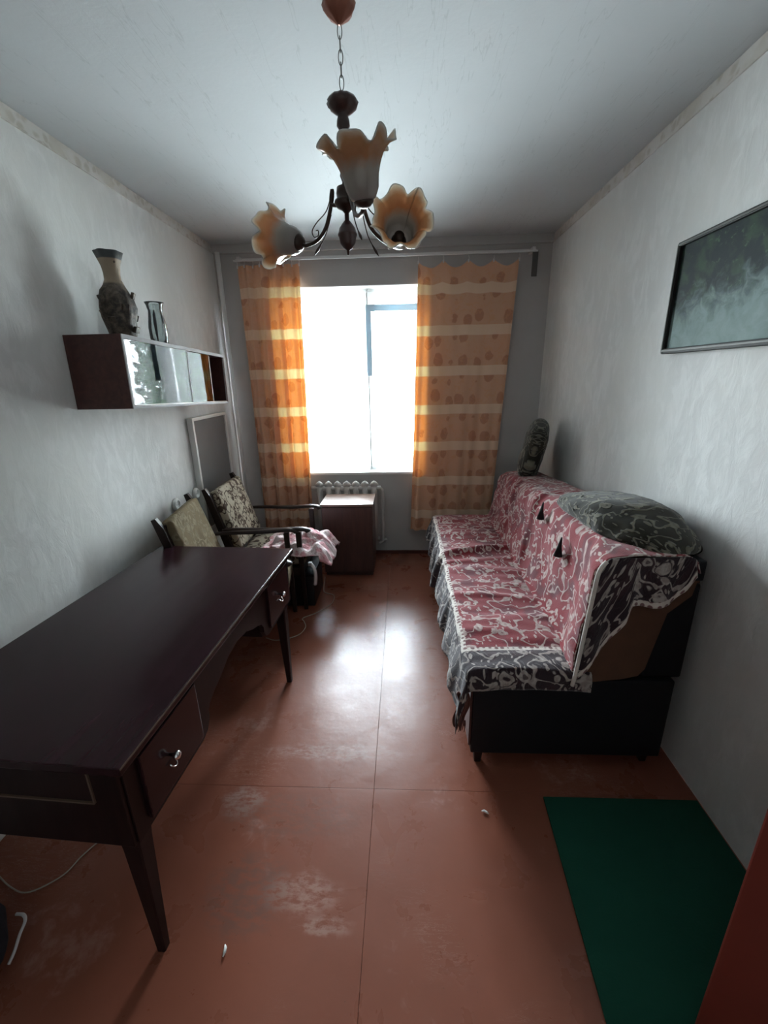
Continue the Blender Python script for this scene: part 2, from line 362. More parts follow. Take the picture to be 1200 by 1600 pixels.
def lathe(bm, prof, n=24, loc=(0, 0, 0), cap=True, mat=None):
    rings = []
    for r, z in prof:
        rings.append([bm.verts.new(Vector((r * math.cos(2 * PI * k / n), r * math.sin(2 * PI * k / n), z)) + Vector(loc)) for k in range(n)])
    for A, B in zip(rings, rings[1:]):
        for k in range(n): bm.faces.new((A[k], A[(k + 1) % n], B[(k + 1) % n], B[k]))
    if cap:
        if prof[0][0] > 1e-4: bm.faces.new(rings[0][::-1])
        if prof[-1][0] > 1e-4: bm.faces.new(rings[-1])
    if mat is not None: bmesh.ops.transform(bm, matrix=mat, verts=[v for r in rings for v in r])
    return bm
def prism(bm, poly, a0, a1, axis='X', mat=None):
    def P(u, v, a): return {'X': (a, u, v), 'Y': (u, a, v), 'Z': (u, v, a)}[axis]
    A = [bm.verts.new(P(u, v, a0)) for u, v in poly]; B = [bm.verts.new(P(u, v, a1)) for u, v in poly]
    bm.faces.new(A); bm.faces.new(B[::-1]); n = len(poly)
    for i in range(n): bm.faces.new((A[i], B[i], B[(i + 1) % n], A[(i + 1) % n]))
    if mat is not None: bmesh.ops.transform(bm, matrix=mat, verts=A + B)
    return bm
def sheet(name, nu, nv, fn, mat, parent=None, thick=0.0, uvf=None):
    """fn(i/nu, j/nv) -> point ; uvf -> (u, v)"""
    bm = bmesh.new(); uvl = bm.loops.layers.uv.new('UVMap'); V = {}; T = {}
    for i in range(nu + 1):
        for j in range(nv + 1):
            a, b = i / nu, j / nv; V[i, j] = bm.verts.new(fn(a, b)); T[i, j] = uvf(a, b) if uvf else (a, b)
    for i in range(nu):
        for j in range(nv):
            ks = [(i, j), (i + 1, j), (i + 1, j + 1), (i, j + 1)]
            f = bm.faces.new([V[k] for k in ks])
            for l_, k in zip(f.loops, ks): l_[uvl].uv = T[k]
    o = obj(name, bm, mat, parent, smooth='sheet')
    for p in o.data.polygons: p.use_smooth = True
    if thick:
        s = o.modifiers.new('solid', 'SOLIDIFY'); s.thickness = thick; s.offset = 0
    return o
def interp(tab, x):
    if x <= tab[0][0]: return tab[0][1]
    for (a, b), (c, d) in zip(tab, tab[1:]):
        if x <= c:
            k = (x - a) / (c - a) if c > a else 0
            if isinstance(b, tuple): return tuple(p + (q - p) * k for p, q in zip(b, d))
            return b + (d - b) * k
    return tab[-1][1]
def nz(x, y, z=0.0): return noise.noise(Vector((x, y, z)))
def copy_tree(o, parent=None):
    c = o.copy(); COL.objects.link(c)
    if parent: c.parent = parent
    for ch in list(o.children): copy_tree(ch, c)
    return c
def smoothpts(pts, n=6):
    P = [Vector(p) for p in pts]; P = [P[0]] + P + [P[-1]]; out = []
    for i in range(1, len(P) - 2):
        for k in range(n):
            t = k / n; a, b, c, d = P[i - 1:i + 3]
            out.append(.5 * ((2 * b) + (c - a) * t + (2 * a - 5 * b + 4 * c - d) * t * t + (3 * b - a - 3 * c + d) * t ** 3))
    out.append(P[-2]); return out

# ------------------------------------------------------------------ structure
XL, XR, YB, YN, H = -1.4293, 1.0952, 3.6035, -0.75, 2.5
WX0, WX1, WZ0, WZ1 = -1.02, 0.17, 0.735, 2.205        # window opening
WT = 0.36
def struct(o): o['kind'] = 'structure'; return o
# floor: painted fibreboard sheets laid over a base slab
fl = struct(obj('floor', bx(XL - .1, XR + .1, YN - .1, YB + .1, -.12, -.006), MT['rust']))
g = .0005; SX, SY = -.123, 1.262
for (x0, x1, y0, y1) in [(XL, SX - g, YN, SY - g), (SX + g, XR, YN, SY - g), (XL, SX - g, SY + g, YB), (SX + g, XR, SY + g, YB)]:
    obj('fibreboard_sheet', bx(x0, x1, y0, y1, -.006, 0, bev=.0008), MT['floor'], fl)
struct(obj('ceiling', bx(XL - .1, XR + .1, YN - .1, YB + .1, H, H + .12), MT['ceiling']))
struct(obj('wall_left', bx(XL - .12, XL, YN, YB + WT, 0, H), MT['wall']))
struct(obj('wall_right', bx(XR, XR + .12, YN, YB + WT, 0, H), MT['wall']))
struct(obj('wall_near', bx(XL, XR, YN - .12, YN, 0, H), MT['wall']))
bm = bmesh.new()
box(bm, XL, WX0, YB, YB + WT, 0, H); box(bm, WX1, XR, YB, YB + WT, 0, H)
box(bm, WX0, WX1, YB, YB + WT, 0, WZ0); box(bm, WX0, WX1, YB, YB + WT, WZ1, H)
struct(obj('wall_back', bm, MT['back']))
# plastered reveals (thin lining of the opening)
bm = bmesh.new(); box(bm, WX0, WX0 + .006, YB + .004, YB + WT - .11, WZ0, WZ1); box(bm, WX1 - .006, WX1, YB + .004, YB + WT - .11, WZ0, WZ1)
box(bm, WX0 + .006, WX1 - .006, YB + .004, YB + WT - .11, WZ1 - .006, WZ1)
struct(obj('trim_5', bm, MT['reveal']))
# window
win = bpy.data.objects.new('window_1', None); win.location = (0, 0, 0); link(win); struct(win)
FY0, FY1 = YB + WT - .10, YB + WT - .045
xa, xb, xm = WX0 + .006, WX1 - .006, -.285
def frame_bars(bm, x0, x1, z0, z1, w, y0, y1):
    box(bm, x0, x0 + w, y0, y1, z0, z1); box(bm, x1 - w, x1, y0, y1, z0, z1)
    box(bm, x0 + w, x1 - w, y0, y1, z0, z0 + w); box(bm, x0 + w, x1 - w, y0, y1, z1 - w, z1)
bm = bmesh.new(); frame_bars(bm, xa, xb, WZ0 + .02, WZ1 - .006, .035, FY0, FY1); box(bm, xm - .02, xm + .02, FY0, FY1, WZ0 + .055, WZ1 - .041)
obj('window_frame', bm, MT['white'], win)
for (x0, x1) in [(xa + .037, xm - .022), (xm + .022, xb - .037)]:
    bm = bmesh.new(); frame_bars(bm, x0, x1, WZ0 + .058, WZ1 - .044, .03, FY0 + .008, FY1 - .008)
    s_ = obj('sash', bm, MT['white'], win)
    obj('pane', bx(x0 + .031, x1 - .031, FY0 + .024, FY0 + .028, WZ0 + .09, WZ1 - .076), MT['vglass'], s_)
# inner glazing hazed for window glare; translucent bars imitate the glare-lit casement frame
for (x0, x1) in [(xa + .002, xm - .004), (xm + .004, xb - .002)]:
    obj('pane', bx(x0, x1, YB + .120, YB + .124, WZ0 + .023, WZ1 - .008), MT['pane'], win)
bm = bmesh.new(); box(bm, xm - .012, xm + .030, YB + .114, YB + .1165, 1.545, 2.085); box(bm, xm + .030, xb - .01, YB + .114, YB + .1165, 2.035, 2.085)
obj('casement_glare_bars', bm, MT['strip'], win)
obj('window_sill', bx(WX0 + .001, WX1 - .001, YB - .012, FY0 - .002, WZ0 + .001, WZ0 + .022, bev=.004), MT['white'], win)
# paper border along the top of the side walls, skirting
def border(name, x, s):
    bm = bmesh.new(); box(bm, x, x + s * .003, YN + .01, YB - .004, H - .052, H - .001); box(bm, x, x + s * .006, YN + .01, YB - .004, H - .056, H - .050)
    struct(obj(name, bm, MT['border']))
border('trim_1', XL, 1); border('trim_2', XR, -1)
struct(obj('baseboard_back', bx(XL, XR, YB - .012, YB, 0, .03, bev=.003), MT['rust']))
# ceiling moulding ledge above the window
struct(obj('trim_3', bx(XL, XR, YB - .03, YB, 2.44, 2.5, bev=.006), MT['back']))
# heating riser in the left far corner
pipe = bmesh.new(); tube(pipe, [(-1.375, 3.545, 0.0), (-1.375, 3.545, 2.44)], .017, 12)
tag(obj('heating_pipe', pipe, MT['white'], smooth=True), 'pale painted heating pipe rising in the left far corner', 'pipe')
# door leaf, painted red-brown, swung open at the bottom right
dr = bpy.data.objects.new('door_1', None); dr.location = (1.03, -.03, 0); dr.rotation_euler = (0, 0, math.radians(118)); link(dr); struct(dr)
obj('door_leaf', bx(0, .74, -.02, .02, .008, 2.0, bev=.004), MT['redpaint'], dr)
bm = bmesh.new(); 
for z0, z1 in [(.15, .85), (1.0, 1.85)]:
    frame_bars(bm, .11, .63, z0, z1, .02, .02, .028)
obj('door_molding', bm, MT['redpaint'], dr)
bm = bmesh.new(); tube(bm, smoothpts([(.69, .02, .98), (.69, .06, .98), (.60, .062, .98)]), .009, 8); obj('door_handle', bm, MT['chrome'], dr, smooth=True)
struct(dr)

# ------------------------------------------------------------------ floor mat
tag(obj('floor_mat', prism(bmesh.new(), [(.522, 1.24), (.490, .60), (.470, -.3), (1.085, -.3), (1.085, 1.24)], .0005, .009, axis='Z'), MT['green']), 'dark green floor mat along the right wall before the sofa', 'mat')

# ------------------------------------------------------------------ desk
desk = thing('writing_desk', (-.632, .70, 0), 'long dark mahogany writing desk with glossy top and tapered legs', 'desk', math.radians(-3.2))
DT = .722; DW = .70; DL = 1.275
obj('desktop', bx(-DW, 0, 0, DL, DT - .024, DT, bev=.003), MT['desk'], desk)
obj('edge_strip', bx(-.004, .0012, .002, DL - .002, DT - .007, DT - .002), MT['groove'], desk)
# carcass: end pedestals and a shaped apron on the aisle side
def ped(y0, y1):
    return obj('pedestal', bx(-DW + .03, -.045, y0, y1, .452, DT - .025, bev=.003), MT['desk_z'], desk)
ped(.03, .375); ped(.90, DL - .03)
ap = [(.03, DT - .025), (.03, .45), (.345, .45), (.375, .462), (.395, .49), (.398, .52), (.415, .54), (.45, .556), (.50, .572), (.56, .60), (.64, .612), (.72, .60), (.78, .572), (.83, .556), (.865, .54), (.88, .52), (.883, .49), (.90, .462), (.93, .45), (DL - .03, .45), (DL - .03, DT - .025)]
obj('apron', prism(bmesh.new(), ap, -.045, -.025), MT['desk_z'], desk)
obj('apron', prism(bmesh.new(), ap, -DW + .012, -DW + .03), MT['desk_z'], desk)
for y0, y1 in [(.075, .335), (.94, DL - .075)]:
    d_ = obj('drawer', bx(-.026, -.014, y0, y1, .475, .675, bev=.003), MT['desk'], desk)
    ym = (y0 + y1) / 2 + (-.03 if y0 < .5 else 0)
    M = Matrix.Translation((-.014, ym, .575)) @ Matrix.Rotation(PI / 2, 4, 'Y')
    obj('knob', lathe(bmesh.new(), [(.004, 0), (.005, .012), (.011, .017), (.0125, .024), (.008, .029), (.0005, .030)], 16, mat=M), MT['chrome'], d_, smooth=True)
    bm = bmesh.new(); tube(bm, [(-.010 + .010 * math.sin(a), ym + .012 * math.cos(a), .553 - .014 * math.sin(a)) for a in [i * PI / 8 for i in range(9)]], .002, 6)
    obj('drop_ring', bm, MT['chrome'], d_, smooth=True)
# near end panel with recessed field
bm = bmesh.new(); box(bm, -DW + .03, -.03, .018, .031, .452, DT - .025, bev=.002); obj('end_panel', bm, MT['desk_z'], desk)
for z in (.592, .690): obj('bead', bx(-DW + .08, -.10, .013, .019, z - .002, z + .002), MT['groove'], desk)
for x in (-DW + .08, -.10): obj('bead', bx(x - .002, x + .002, .013, .019, .592, .690), MT['groove'], desk)
def leg_bm(x, y, h, r0, r1, dx=0, dy=0):
    bm = bmesh.new(); A = []
    for (rr, z, k) in [(r1, 0.0, 1), (r0 * .93, h * .93, .05), (r0, h, 0), (r0, h + .012, 0)]:
        A.append([bm.verts.new((x + dx * k + sx * rr, y + dy * k + sy * rr, z)) for sx, sy in ((-1, -1), (1, -1), (1, 1), (-1, 1))])
    for P_, Q_ in zip(A, A[1:]):
        for i in range(4): bm.faces.new((P_[i], P_[(i + 1) % 4], Q_[(i + 1) % 4], Q_[i]))
    bm.faces.new(A[0][::-1]); bm.faces.new(A[-1])
    bmesh.ops.bevel(bm, geom=[e for e in bm.edges if abs(e.verts[0].co.z - e.verts[1].co.z) > .02], offset=.004, segments=1, affect='EDGES')
    return bm
for x, y, dx in [(-.055, .055, -.008), (-.055, DL - .10, .008), (-DW + .06, .055, .008), (-DW + .06, DL - .10, .008)]:
    obj('leg', leg_bm(x, y, .452, .027, .013, dx, 0), MT['desk_z'], desk)

# ------------------------------------------------------------------ wall cabinet with sliding glass
cab = thing('wall_cabinet', (XL, 1.86, 1.425), 'red-brown wall cabinet with sliding glass doors on left wall', 'cabinet')
cab.rotation_euler = (math.radians(-2.0), 0, 0)
CW, CD, CH = 1.05, .252, .305; tk = .016
obj('side_panel', bx(.002, CD, 0, tk, 0, CH, bev=.001), MT['cab'], cab)
obj('side_panel', bx(.002, CD, CW - tk, CW, 0, CH, bev=.001), MT['cab'], cab)
obj('top_panel', bx(.002, CD, tk, CW - tk, CH - tk, CH, bev=.001), MT['cab'], cab)
obj('bottom_panel', bx(.002, CD, tk, CW - tk, 0, tk, bev=.001), MT['cab'], cab)
obj('back_panel', bx(.003, .010, tk, CW - tk, tk, CH - tk), MT['inside'], cab)
obj('track', bx(CD, CD + .004, .0, CW, CH - .017, CH), MT['cab_edge'], cab)
obj('track', bx(CD, CD + .004, .0, CW, 0, .010), MT['cab_edge'], cab)
obj('edge_trim', bx(CD, CD + .004, .0, .012, .010, CH - .017), MT['cab_edge'], cab)
obj('edge_trim', bx(CD, CD + .004, CW - .008, CW, .010, CH - .017), MT['cab'], cab)
for y0, y1, x in [(.018, .57, CD - .006), (.50, .86, CD - .014)]:
    d_ = obj('glass_door', bx(x, x + .004, y0, y1, .012, CH - .018), MT['glass'], cab)
    obj('finger_strip', bx(x - .001, x + .006, y1 - .012, y1 - .004, .014, CH - .02), MT['cab_edge'], d_)
# vases on the cabinet
cz = 1.425 + CH
def on_cab(y): return cz - (y - 1.86) * math.tan(math.radians(2.0)) + .001
vz = thing('tall_vase', (-1.285, 2.065, on_cab(2.065)), 'tall brown ceramic vase with bark texture and perforated beige neck', 'vase')
bm = bmesh.new(); prof = [(.045, 0), (.052, .01), (.058, .05), (.066, .09), (.070, .13), (.066, .17), (.058, .20), (.042, .225), (.034, .245), (.033, .27), (.037, .30), (.045, .325), (.055, .355), (.050, .356), (.040, .326), (.028, .27)]
lathe(bm, prof, 40, cap=True)
for v in bm.verts:
    if v.co.z < .23:
        k = min(1, max(0, (.23 - v.co.z) / .03)); a = math.atan2(v.co.y, v.co.x)
        q = 1 + k * (.16 * nz(math.cos(a) * 2.2, math.sin(a) * 2.2, v.co.z * 22) + .09 * nz(math.cos(a) * 6, math.sin(a) * 6, v.co.z * 50))
        v.co.x *= q; v.co.y *= q
    else:
        a = math.atan2(v.co.y, v.co.x); q = 1 - .06 * math.cos(6 * a) * min(1, max(0, (v.co.z - .30) / .05)); v.co.x *= q; v.co.y *= q
obj('vase_body', bm, MT['vase'], vz, smooth=True)
random.seed(3)
for i in range(9):   # bark-like flakes modelled on the belly
    a = i * 2.4; z = .04 + .018 * i; r = .066
    M = Matrix.Translation((r * math.cos(a), r * math.sin(a), z)) @ Matrix.Rotation(a, 4, 'Z') @ Matrix.Rotation(.35, 4, 'Y')
    obj('bark_flake', bx(-.005, .009, -.016, .016, -.014, .014, bev=.004, mat=M), MT['vase'], vz)
gv = thing('glass_vase', (-1.285, 2.375, on_cab(2.375)), 'clear glass vase with flared rim beside the tall vase', 'vase')
o = obj('glass_body', lathe(bmesh.new(), [(.036, 0), (.040, .006), (.044, .04), (.045, .09), (.038, .14), (.034, .17), (.040, .20), (.047, .212), (.044, .212), (.037, .20), (.031, .17), (.035, .14), (.041, .09), (.040, .04), (.034, .012), (.0005, .010)], 28), MT['vglass'], gv, smooth=True)
bm = bmesh.new(); M = Matrix.Translation((0.012, -.040, 0)) ; tube(bm, [(0.0, 0.0, .02), (0, -.001, .06), (0, -.001, .11), (0, .002, .15), (0, .006, .172)], [.002, .006, .008, .007, .002], 10)
bmesh.ops.transform(bm, matrix=M, verts=bm.verts)
part_label(obj('painted_streak', bm, MT['blackgloss'], gv, smooth=True), 'black painted leaf streak')

# ------------------------------------------------------------------ wall panel (framed grey board) and sockets
wp = thing('framed_board', (XL, 2.80, .50), 'grey board in thin white frame on left wall below the cabinet', 'panel')
obj('board', bx(.012, .026, .02, .55, .02, .775), MT['mirror'], wp)
bm = bmesh.new(); box(bm, .003, .042, 0, .022, 0, .80, bev=.003); box(bm, .003, .036, .022, .57, .778, .80, bev=.003); box(bm, .003, .036, .022, .57, 0, .02, bev=.003); box(bm, .003, .036, .552, .57, .02, .778, bev=.003)
obj('board_frame', bm, MT['white'], wp)
def socket(x, y, z, s, label):
    t = thing('wall_socket', (x, y, z), label, 'socket')
    M = Matrix.Rotation(s * PI / 2, 4, 'Y')
    obj('cover', lathe(bmesh.new(), [(.040, 0.001), (.040, .010), (.034, .020), (.024, .022), (.022, .016), (.0005, .016)], 28, mat=M), MT['white'], t, smooth=True)
    for dy in (-.009, .009):
        M2 = Matrix.Translation((s * .0162, dy, 0)) @ M
        obj('pin_hole', lathe(bmesh.new(), [(.0028, 0), (.0028, .0006)], 10, mat=M2), MT['blackgloss'], t)
    return t
socket(XL, 2.50, .80, 1, 'round white wall socket on left wall above the olive armchair back')
socket(XL, 2.765, .80, 1, 'small white wall socket beside the white-framed board')
socket(XR, 2.84, .80, -1, 'wall socket on right wall above the sofa back')

# ------------------------------------------------------------------ picture on the right wall
pc = thing('framed_picture', (XR, 1.32, 1.603), 'dark framed picture of foaming water on the right wall', 'picture')
pw, ph_ = .605, .402
bm = bmesh.new()
box(bm, -.034, -.002, 0, .016, 0, ph_, bev=.003); box(bm, -.034, -.002, pw - .016, pw, 0, ph_, bev=.003); box(bm, -.034, -.002, .016, pw - .016, 0, .02, bev=.003); box(bm, -.034, -.002, .016, pw - .016, ph_ - .016, ph_, bev=.003)
obj('picture_frame', bm, MT['frame'], pc)
bm = bmesh.new(); box(bm, -.038, -.030, .004, .010, .006, ph_ - .006, bev=.001); box(bm, -.038, -.030, pw - .010, pw - .004, .006, ph_ - .006, bev=.001)
box(bm, -.038, -.030, .010, pw - .010, .008, .015, bev=.001); box(bm, -.038, -.030, .010, pw - .010, ph_ - .012, ph_ - .006, bev=.001)
obj('bead', bm, MT['frame_hi'], pc)
sheet('print', 1, 1, lambda a, b: Vector((-.022, pw - .016 - a * (pw - .032), .02 + b * (ph_ - .036))), MT['picture'], pc, uvf=lambda a, b: (a * 1.5, b))

# ------------------------------------------------------------------ curtains on a double rail
rail = thing('curtain_rail', (-.2, 3.51, 2.375), 'pale double curtain rail running over the window', 'curtain rail')
for dy, dz in [(-.02, -.008), (.035, .012)]:
    obj('track', bx(-1.04, 1.16, dy - .008, dy + .008, dz - .006, dz + .006, bev=.002), MT['rail'], rail)
for x in (-1.0, 1.13):
    obj('bracket', bx(x - .012, x + .012, -.03, .09, -.004, .018, bev=.002), MT['rail'], rail)
obj('hanging_end', bx(1.125, 1.165, -.022, -.012, -.17, -.002, bev=.004), plain('grey_fabric_end', (.10, .095, .09), .8), rail)
def curtain(name, xt0, xt1, xb0, xb1, zt, zb, fold, label, scallop, ph0):
    t = thing(name, ((xt0 + xt1) / 2, 3.535, zt), label, 'curtain'); ox, oy, oz = t.location
    W_ = (xt1 - xt0)
    def fn(a, b):                 # a across, b down
        zz = zt + (zb - zt) * b
        x = (xt0 + (xt1 - xt0) * a) * (1 - b) + (xb0 + (xb1 - xb0) * a) * b
        f = fold(a)
        amp = .6 + .55 * b
        x += .010 * math.sin(a * 21 + 1 + b * 2) * b
        y = 3.535 + amp * f + .007 * nz(a * 5, b * 4, ph0) * b
        if scallop:
            s = abs(math.sin(PI * a * scallop)); zz -= (.045 * s * (1 - b) ** 14)
        zz += .012 * nz(a * 4, 3.3, ph0) * b
        return Vector((x - ox, y - oy, zz - oz))
    sheet('curtain_panel', 120, 70, fn, MT['curtain'], t, uvf=lambda a, b: (a * W_ * 1.15 + ph0, zt + (zb - zt) * b))
    n = scallop or 8
    for i in range(n + 1):
        a = i / n; p = fn(a, 0)
        bm = bmesh.new(); tube(bm, [(p.x, p.y, p.z - .006), (p.x + .003, p.y, p.z + .012), (p.x, p.y + .0, p.z + .030)], .0022, 6); box(bm, p.x - .005, p.x + .005, p.y - .005, p.y + .004, p.z - .016, p.z + .004)
        obj('curtain_hook', bm, MT['rail'], t)
    return t
curtain('curtain', -1.235, -.765, -1.235, -.79, 2.345, .25, lambda a: .022 * math.sin(a * 2 * PI * 4.6 + .5) + .012 * math.sin(a * 2 * PI * 9 + 1), 'orange striped curtain gathered at the left of the window', 0, .0)
def rf(a):
    s = .024 * math.sin(a * 2 * PI * 8 + .3) * max(0, 1 - a / .22)
    return s + .008 * math.sin(a * 2 * PI * 3.1) + .006 * math.sin(a * 2 * PI * 7)
curtain('curtain', .115, .845, .055, .745, 2.335, .25, rf, 'wide orange striped curtain hanging right of the window behind the sofa', 4, 1.7)

# ------------------------------------------------------------------ radiator
rad = thing('radiator', (-.45, 3.52, 0), 'grey-white ribbed radiator under the window behind the cabinet', 'radiator')
for i in range(7):
    x = -.27 + i * .078; bm = bmesh.new()
    tube(bm, [(x, 0, .16), (x, 0, .645)], .026, 10); bmesh.ops.scale(bm, vec=(1, 1.3, 1), verts=bm.verts)
    tube(bm, [(x, -.034, .20), (x, -.034, .60)], .012, 8)
    tube(bm, [(x - .030, 0, .655), (x - .012, 0, .668), (x, 0, .675), (x + .012, 0, .668), (x + .030, 0, .655)], [.014, .022, .027, .022, .014], 8)
    obj('rib', bm, MT['heat'], rad, smooth=True)
bm = bmesh.new(); tube(bm, [(-.34, 0, .635), (.255, 0, .635)], .020, 10); obj('header', bm, MT['heat'], rad, smooth=True)
obj('header', tube(bmesh.new(), [(-.31, 0, .18), (.235, 0, .18)], .02, 10), MT['heat'], rad, smooth=True)
bm = bmesh.new(); tube(bm, smoothpts([(.235, .0, .635), (.262, 0, .62), (.268, 0, .58), (.268, 0, .35), (.266, 0, .20), (.262, 0, .155), (.232, 0, .135)]), .014, 10); tube(bm, [(.27, 0, .155), (.295, 0, .175)], .012, 8)
obj('feed_pipe', bm, MT['heat'], rad, smooth=True)

# ------------------------------------------------------------------ chest in front of the radiator
ch = thing('bedside_cabinet', (-.443, 3.135, 0), 'dark brown bedside cabinet with shiny top before the radiator', 'cabinet')
obj('cabinet_body', bx(-.198, .198, .004, .30, .03, .588, bev=.002), MT['chest'], ch)
obj('cabinet_top', bx(-.206, .206, -.006, .308, .589, .606, bev=.002), MT['chest_top'], ch)
obj('plinth', bx(-.19, .19, .02, .29, .0, .03), MT['chest'], ch)
obj('door', bx(-.194, .194, -.010, .003, .04, .582, bev=.002), MT['chest'], ch)

# ------------------------------------------------------------------ armchairs
def armchair(loc, rz, label, uph):
    t = thing('armchair', loc, label, 'armchair', rz, None)
    # local: +X is the way the chair faces, Y across, origin on the floor at centre
    w = .25
    lean = math.radians(17)
    for s in (-1, 1):
        bm = bmesh.new(); prism(bm, [(-.20, .0), (-.155, .0), (-.185, .34), (-.315, .82), (-.348, .875), (-.37, .868), (-.235, .34)], s * w - .014, s * w + .014, axis='Y')
        obj('rear_post', bm, MT['darkwood'], t)
        obj('front_leg', leg_bm(.225, s * w, .565, .018, .013, .012, 0), MT['darkwood'], t)
        bm = bmesh.new(); pts = smoothpts([(-.27, s * (w + .004), .60), (-.12, s * (w + .006), .600), (.08, s * (w + .008), .592), (.22, s * (w + .008), .600), (.275, s * (w + .006), .590), (.292, s * (w + .004), .570)])
        tube(bm, pts, [.016 + .006 * min(1, i / 12) for i in range(len(pts))], 10)
        for v in bm.verts: v.co.z = .592 + (v.co.z - .592) * .62; v.co.y = s * w + (v.co.y - s * w) * 1.25
        obj('armrest', bm, MT['darkwood'], t, smooth=True)
        obj('side_rail', bx(-.20, .225, s * w - .012, s * w + .012, .26, .32, bev=.004), MT['darkwood'], t)
    obj('front_rail', bx(.21, .232, -w + .019, w - .019, .25, .32, bev=.004), MT['darkwood'], t)
    obj('back_rail', bx(-.33, -.312, -w + .015, w - .015, .79, .83, bev=.004), MT['darkwood'], t)
    bm = bx(-.20, .25, -w + .022, w - .022, .322, .415, bev=.025)
    obj('seat_cushion', bm, uph, t, smooth=True)
    M = Matrix.Translation((-.222, 0, .43)) @ Matrix.Rotation(-lean, 4, 'Y')
    bm = bmesh.new(); box(bm, 0, .062, -w + .022, w - .022, 0, .43, bev=.022, mat=M)
    obj('back_cushion', bm, uph, t, smooth=True)
    return t
armchair((-.95, 2.30, 0), math.radians(9), 'armchair with plain olive upholstered back behind the desk end', MT['uph_a'])
armchair((-.93, 2.86, 0), math.radians(2), 'armchair with cream and brown floral back below the framed board', MT['uph_b'])
# crumpled pink cloth on the far armchair's seat
def cl(a, b):
    x = -.98 + .50 * a; y = 2.56 + .42 * b
    ed = min(a, 1 - a, b, 1 - b); r = math.hypot(a - .62, b - .5)
    z = .445 + .075 * max(0, 1 - r * 1.7) + .035 * nz(a * 5, b * 5, 2) + .020 * nz(a * 12, b * 11, 5)
    if ed < .18: z -= .045 * (1 - ed / .18)
    y += .03 * nz(a * 4, b * 3, 9); x += .03 * nz(a * 3, b * 4, 1)
    if a > .82: z -= (a - .82) * .25
    return Vector((x, y, max(z, .425) if a < .86 else z))
tag(sheet('cloth', 60, 50, cl, MT['pink'], thick=.004), 'crumpled pink and white cloth on the far armchair seat', 'cloth')

# black box under the far armchair and a strap hanging from the seat
bb = thing('storage_box', (-.73, 2.655, 0), 'black box on the floor under the far armchair seat', 'box')
obj('box_body', bx(-.13, .10, 0, .32, .0, .225, bev=.006), MT['blackgloss'], bb)
obj('box_lid', bx(-.134, .104, -.004, .324, .226, .244, bev=.004), MT['black'], bb)
bb2 = thing('strap', (-.60, 2.50, .0), 'short white strap hanging below the pink cloth', 'strap')
obj('strap_band', tube(bmesh.new(), smoothpts([(0, 0, .395), (.02, -.005, .36), (.026, -.008, .31), (.018, -.004, .25)]), .011, 10), MT['cordw'], bb2, smooth=True)
obj('strap_buckle', bx(-.018, .006, -.012, .012, .385, .408, bev=.003), MT['cab_edge'], bb2)

# cables on the floor
def cable(name, pts, r, mat, label, cat='cable'):
    bm = bmesh.new(); tube(bm, smoothpts(pts, 8), r, 6); tag(obj(name, bm, mat, smooth=True), label, cat)
z = .004
cable('cable', [(-.60, 2.92, .10), (-.605, 2.86, .02), (-.585, 2.84, z), (-.52, 2.80, z), (-.52, 2.68, z), (-.60, 2.56, z), (-.68, 2.49, z), (-.66, 2.44, .006), (-.64, 2.38, z), (-.66, 2.30, z), (-.73, 2.25, z), (-.80, 2.235, z), (-.86, 2.26, z)], .003, MT['cord'], 'thin pale cable looping over the floor past the desk leg')
cable('cable', [(-1.00, 1.16, z), (-1.065, 1.05, z), (-1.10, .985, z), (-1.12, .925, z), (-1.19, .875, z), (-1.26, .885, z), (-1.36, .93, z)], .0022, MT['cord'], 'thin pale cable on the floor under the near end of the desk')
cable('tube', [(-1.150, .795, .045), (-1.122, .790, .052), (-1.104, .775, .052), (-1.098, .748, .045), (-1.092, .72, .030), (-1.096, .70, .012)], .0045, MT['cordw'], 'short curved white tube beside the dark bag', 'tube')
# dark soft bag at the left edge
def bag(a, b):
    th = 2 * PI * a; ph = (b - .5) * PI
    r = 1 + .12 * nz(math.cos(th) * 2, math.sin(th) * 2, b * 5)
    x = .12 * r * math.cos(ph) ** .6 * math.cos(th); y = .17 * r * math.cos(ph) ** .6 * math.sin(th) if abs(ph) < PI / 2 else 0
    return Vector((-1.205 + x, .625 + y, .075 + .07 * math.sin(ph)))
tag(sheet('bag', 40, 24, bag, plain('dark_navy_cloth', (.008, .007, .012), .85)), 'dark soft bag on the floor at the near left', 'bag')
# scraps on the floor
for (x, y, r, lb) in [(-.511, .753, .2, 'white scrap of paper on the floor near the camera'), (.292, 1.177, 1.2, 'tiny curled white scrap beside the sofa front')]:
    bm = bmesh.new(); M = Matrix.Translation((x, y, .004)) @ Matrix.Rotation(r, 4, 'Z')
    tube(bm, [M @ Vector(p) for p in [(-.003, -.014, 0), (0, -.006, .002), (.001, .004, .003), (-.002, .013, .001)]], [.0015, .004, .0045, .0015], 6)
    tag(obj('paper_scrap', bm, MT['paper'], smooth=True), lb, 'scrap')

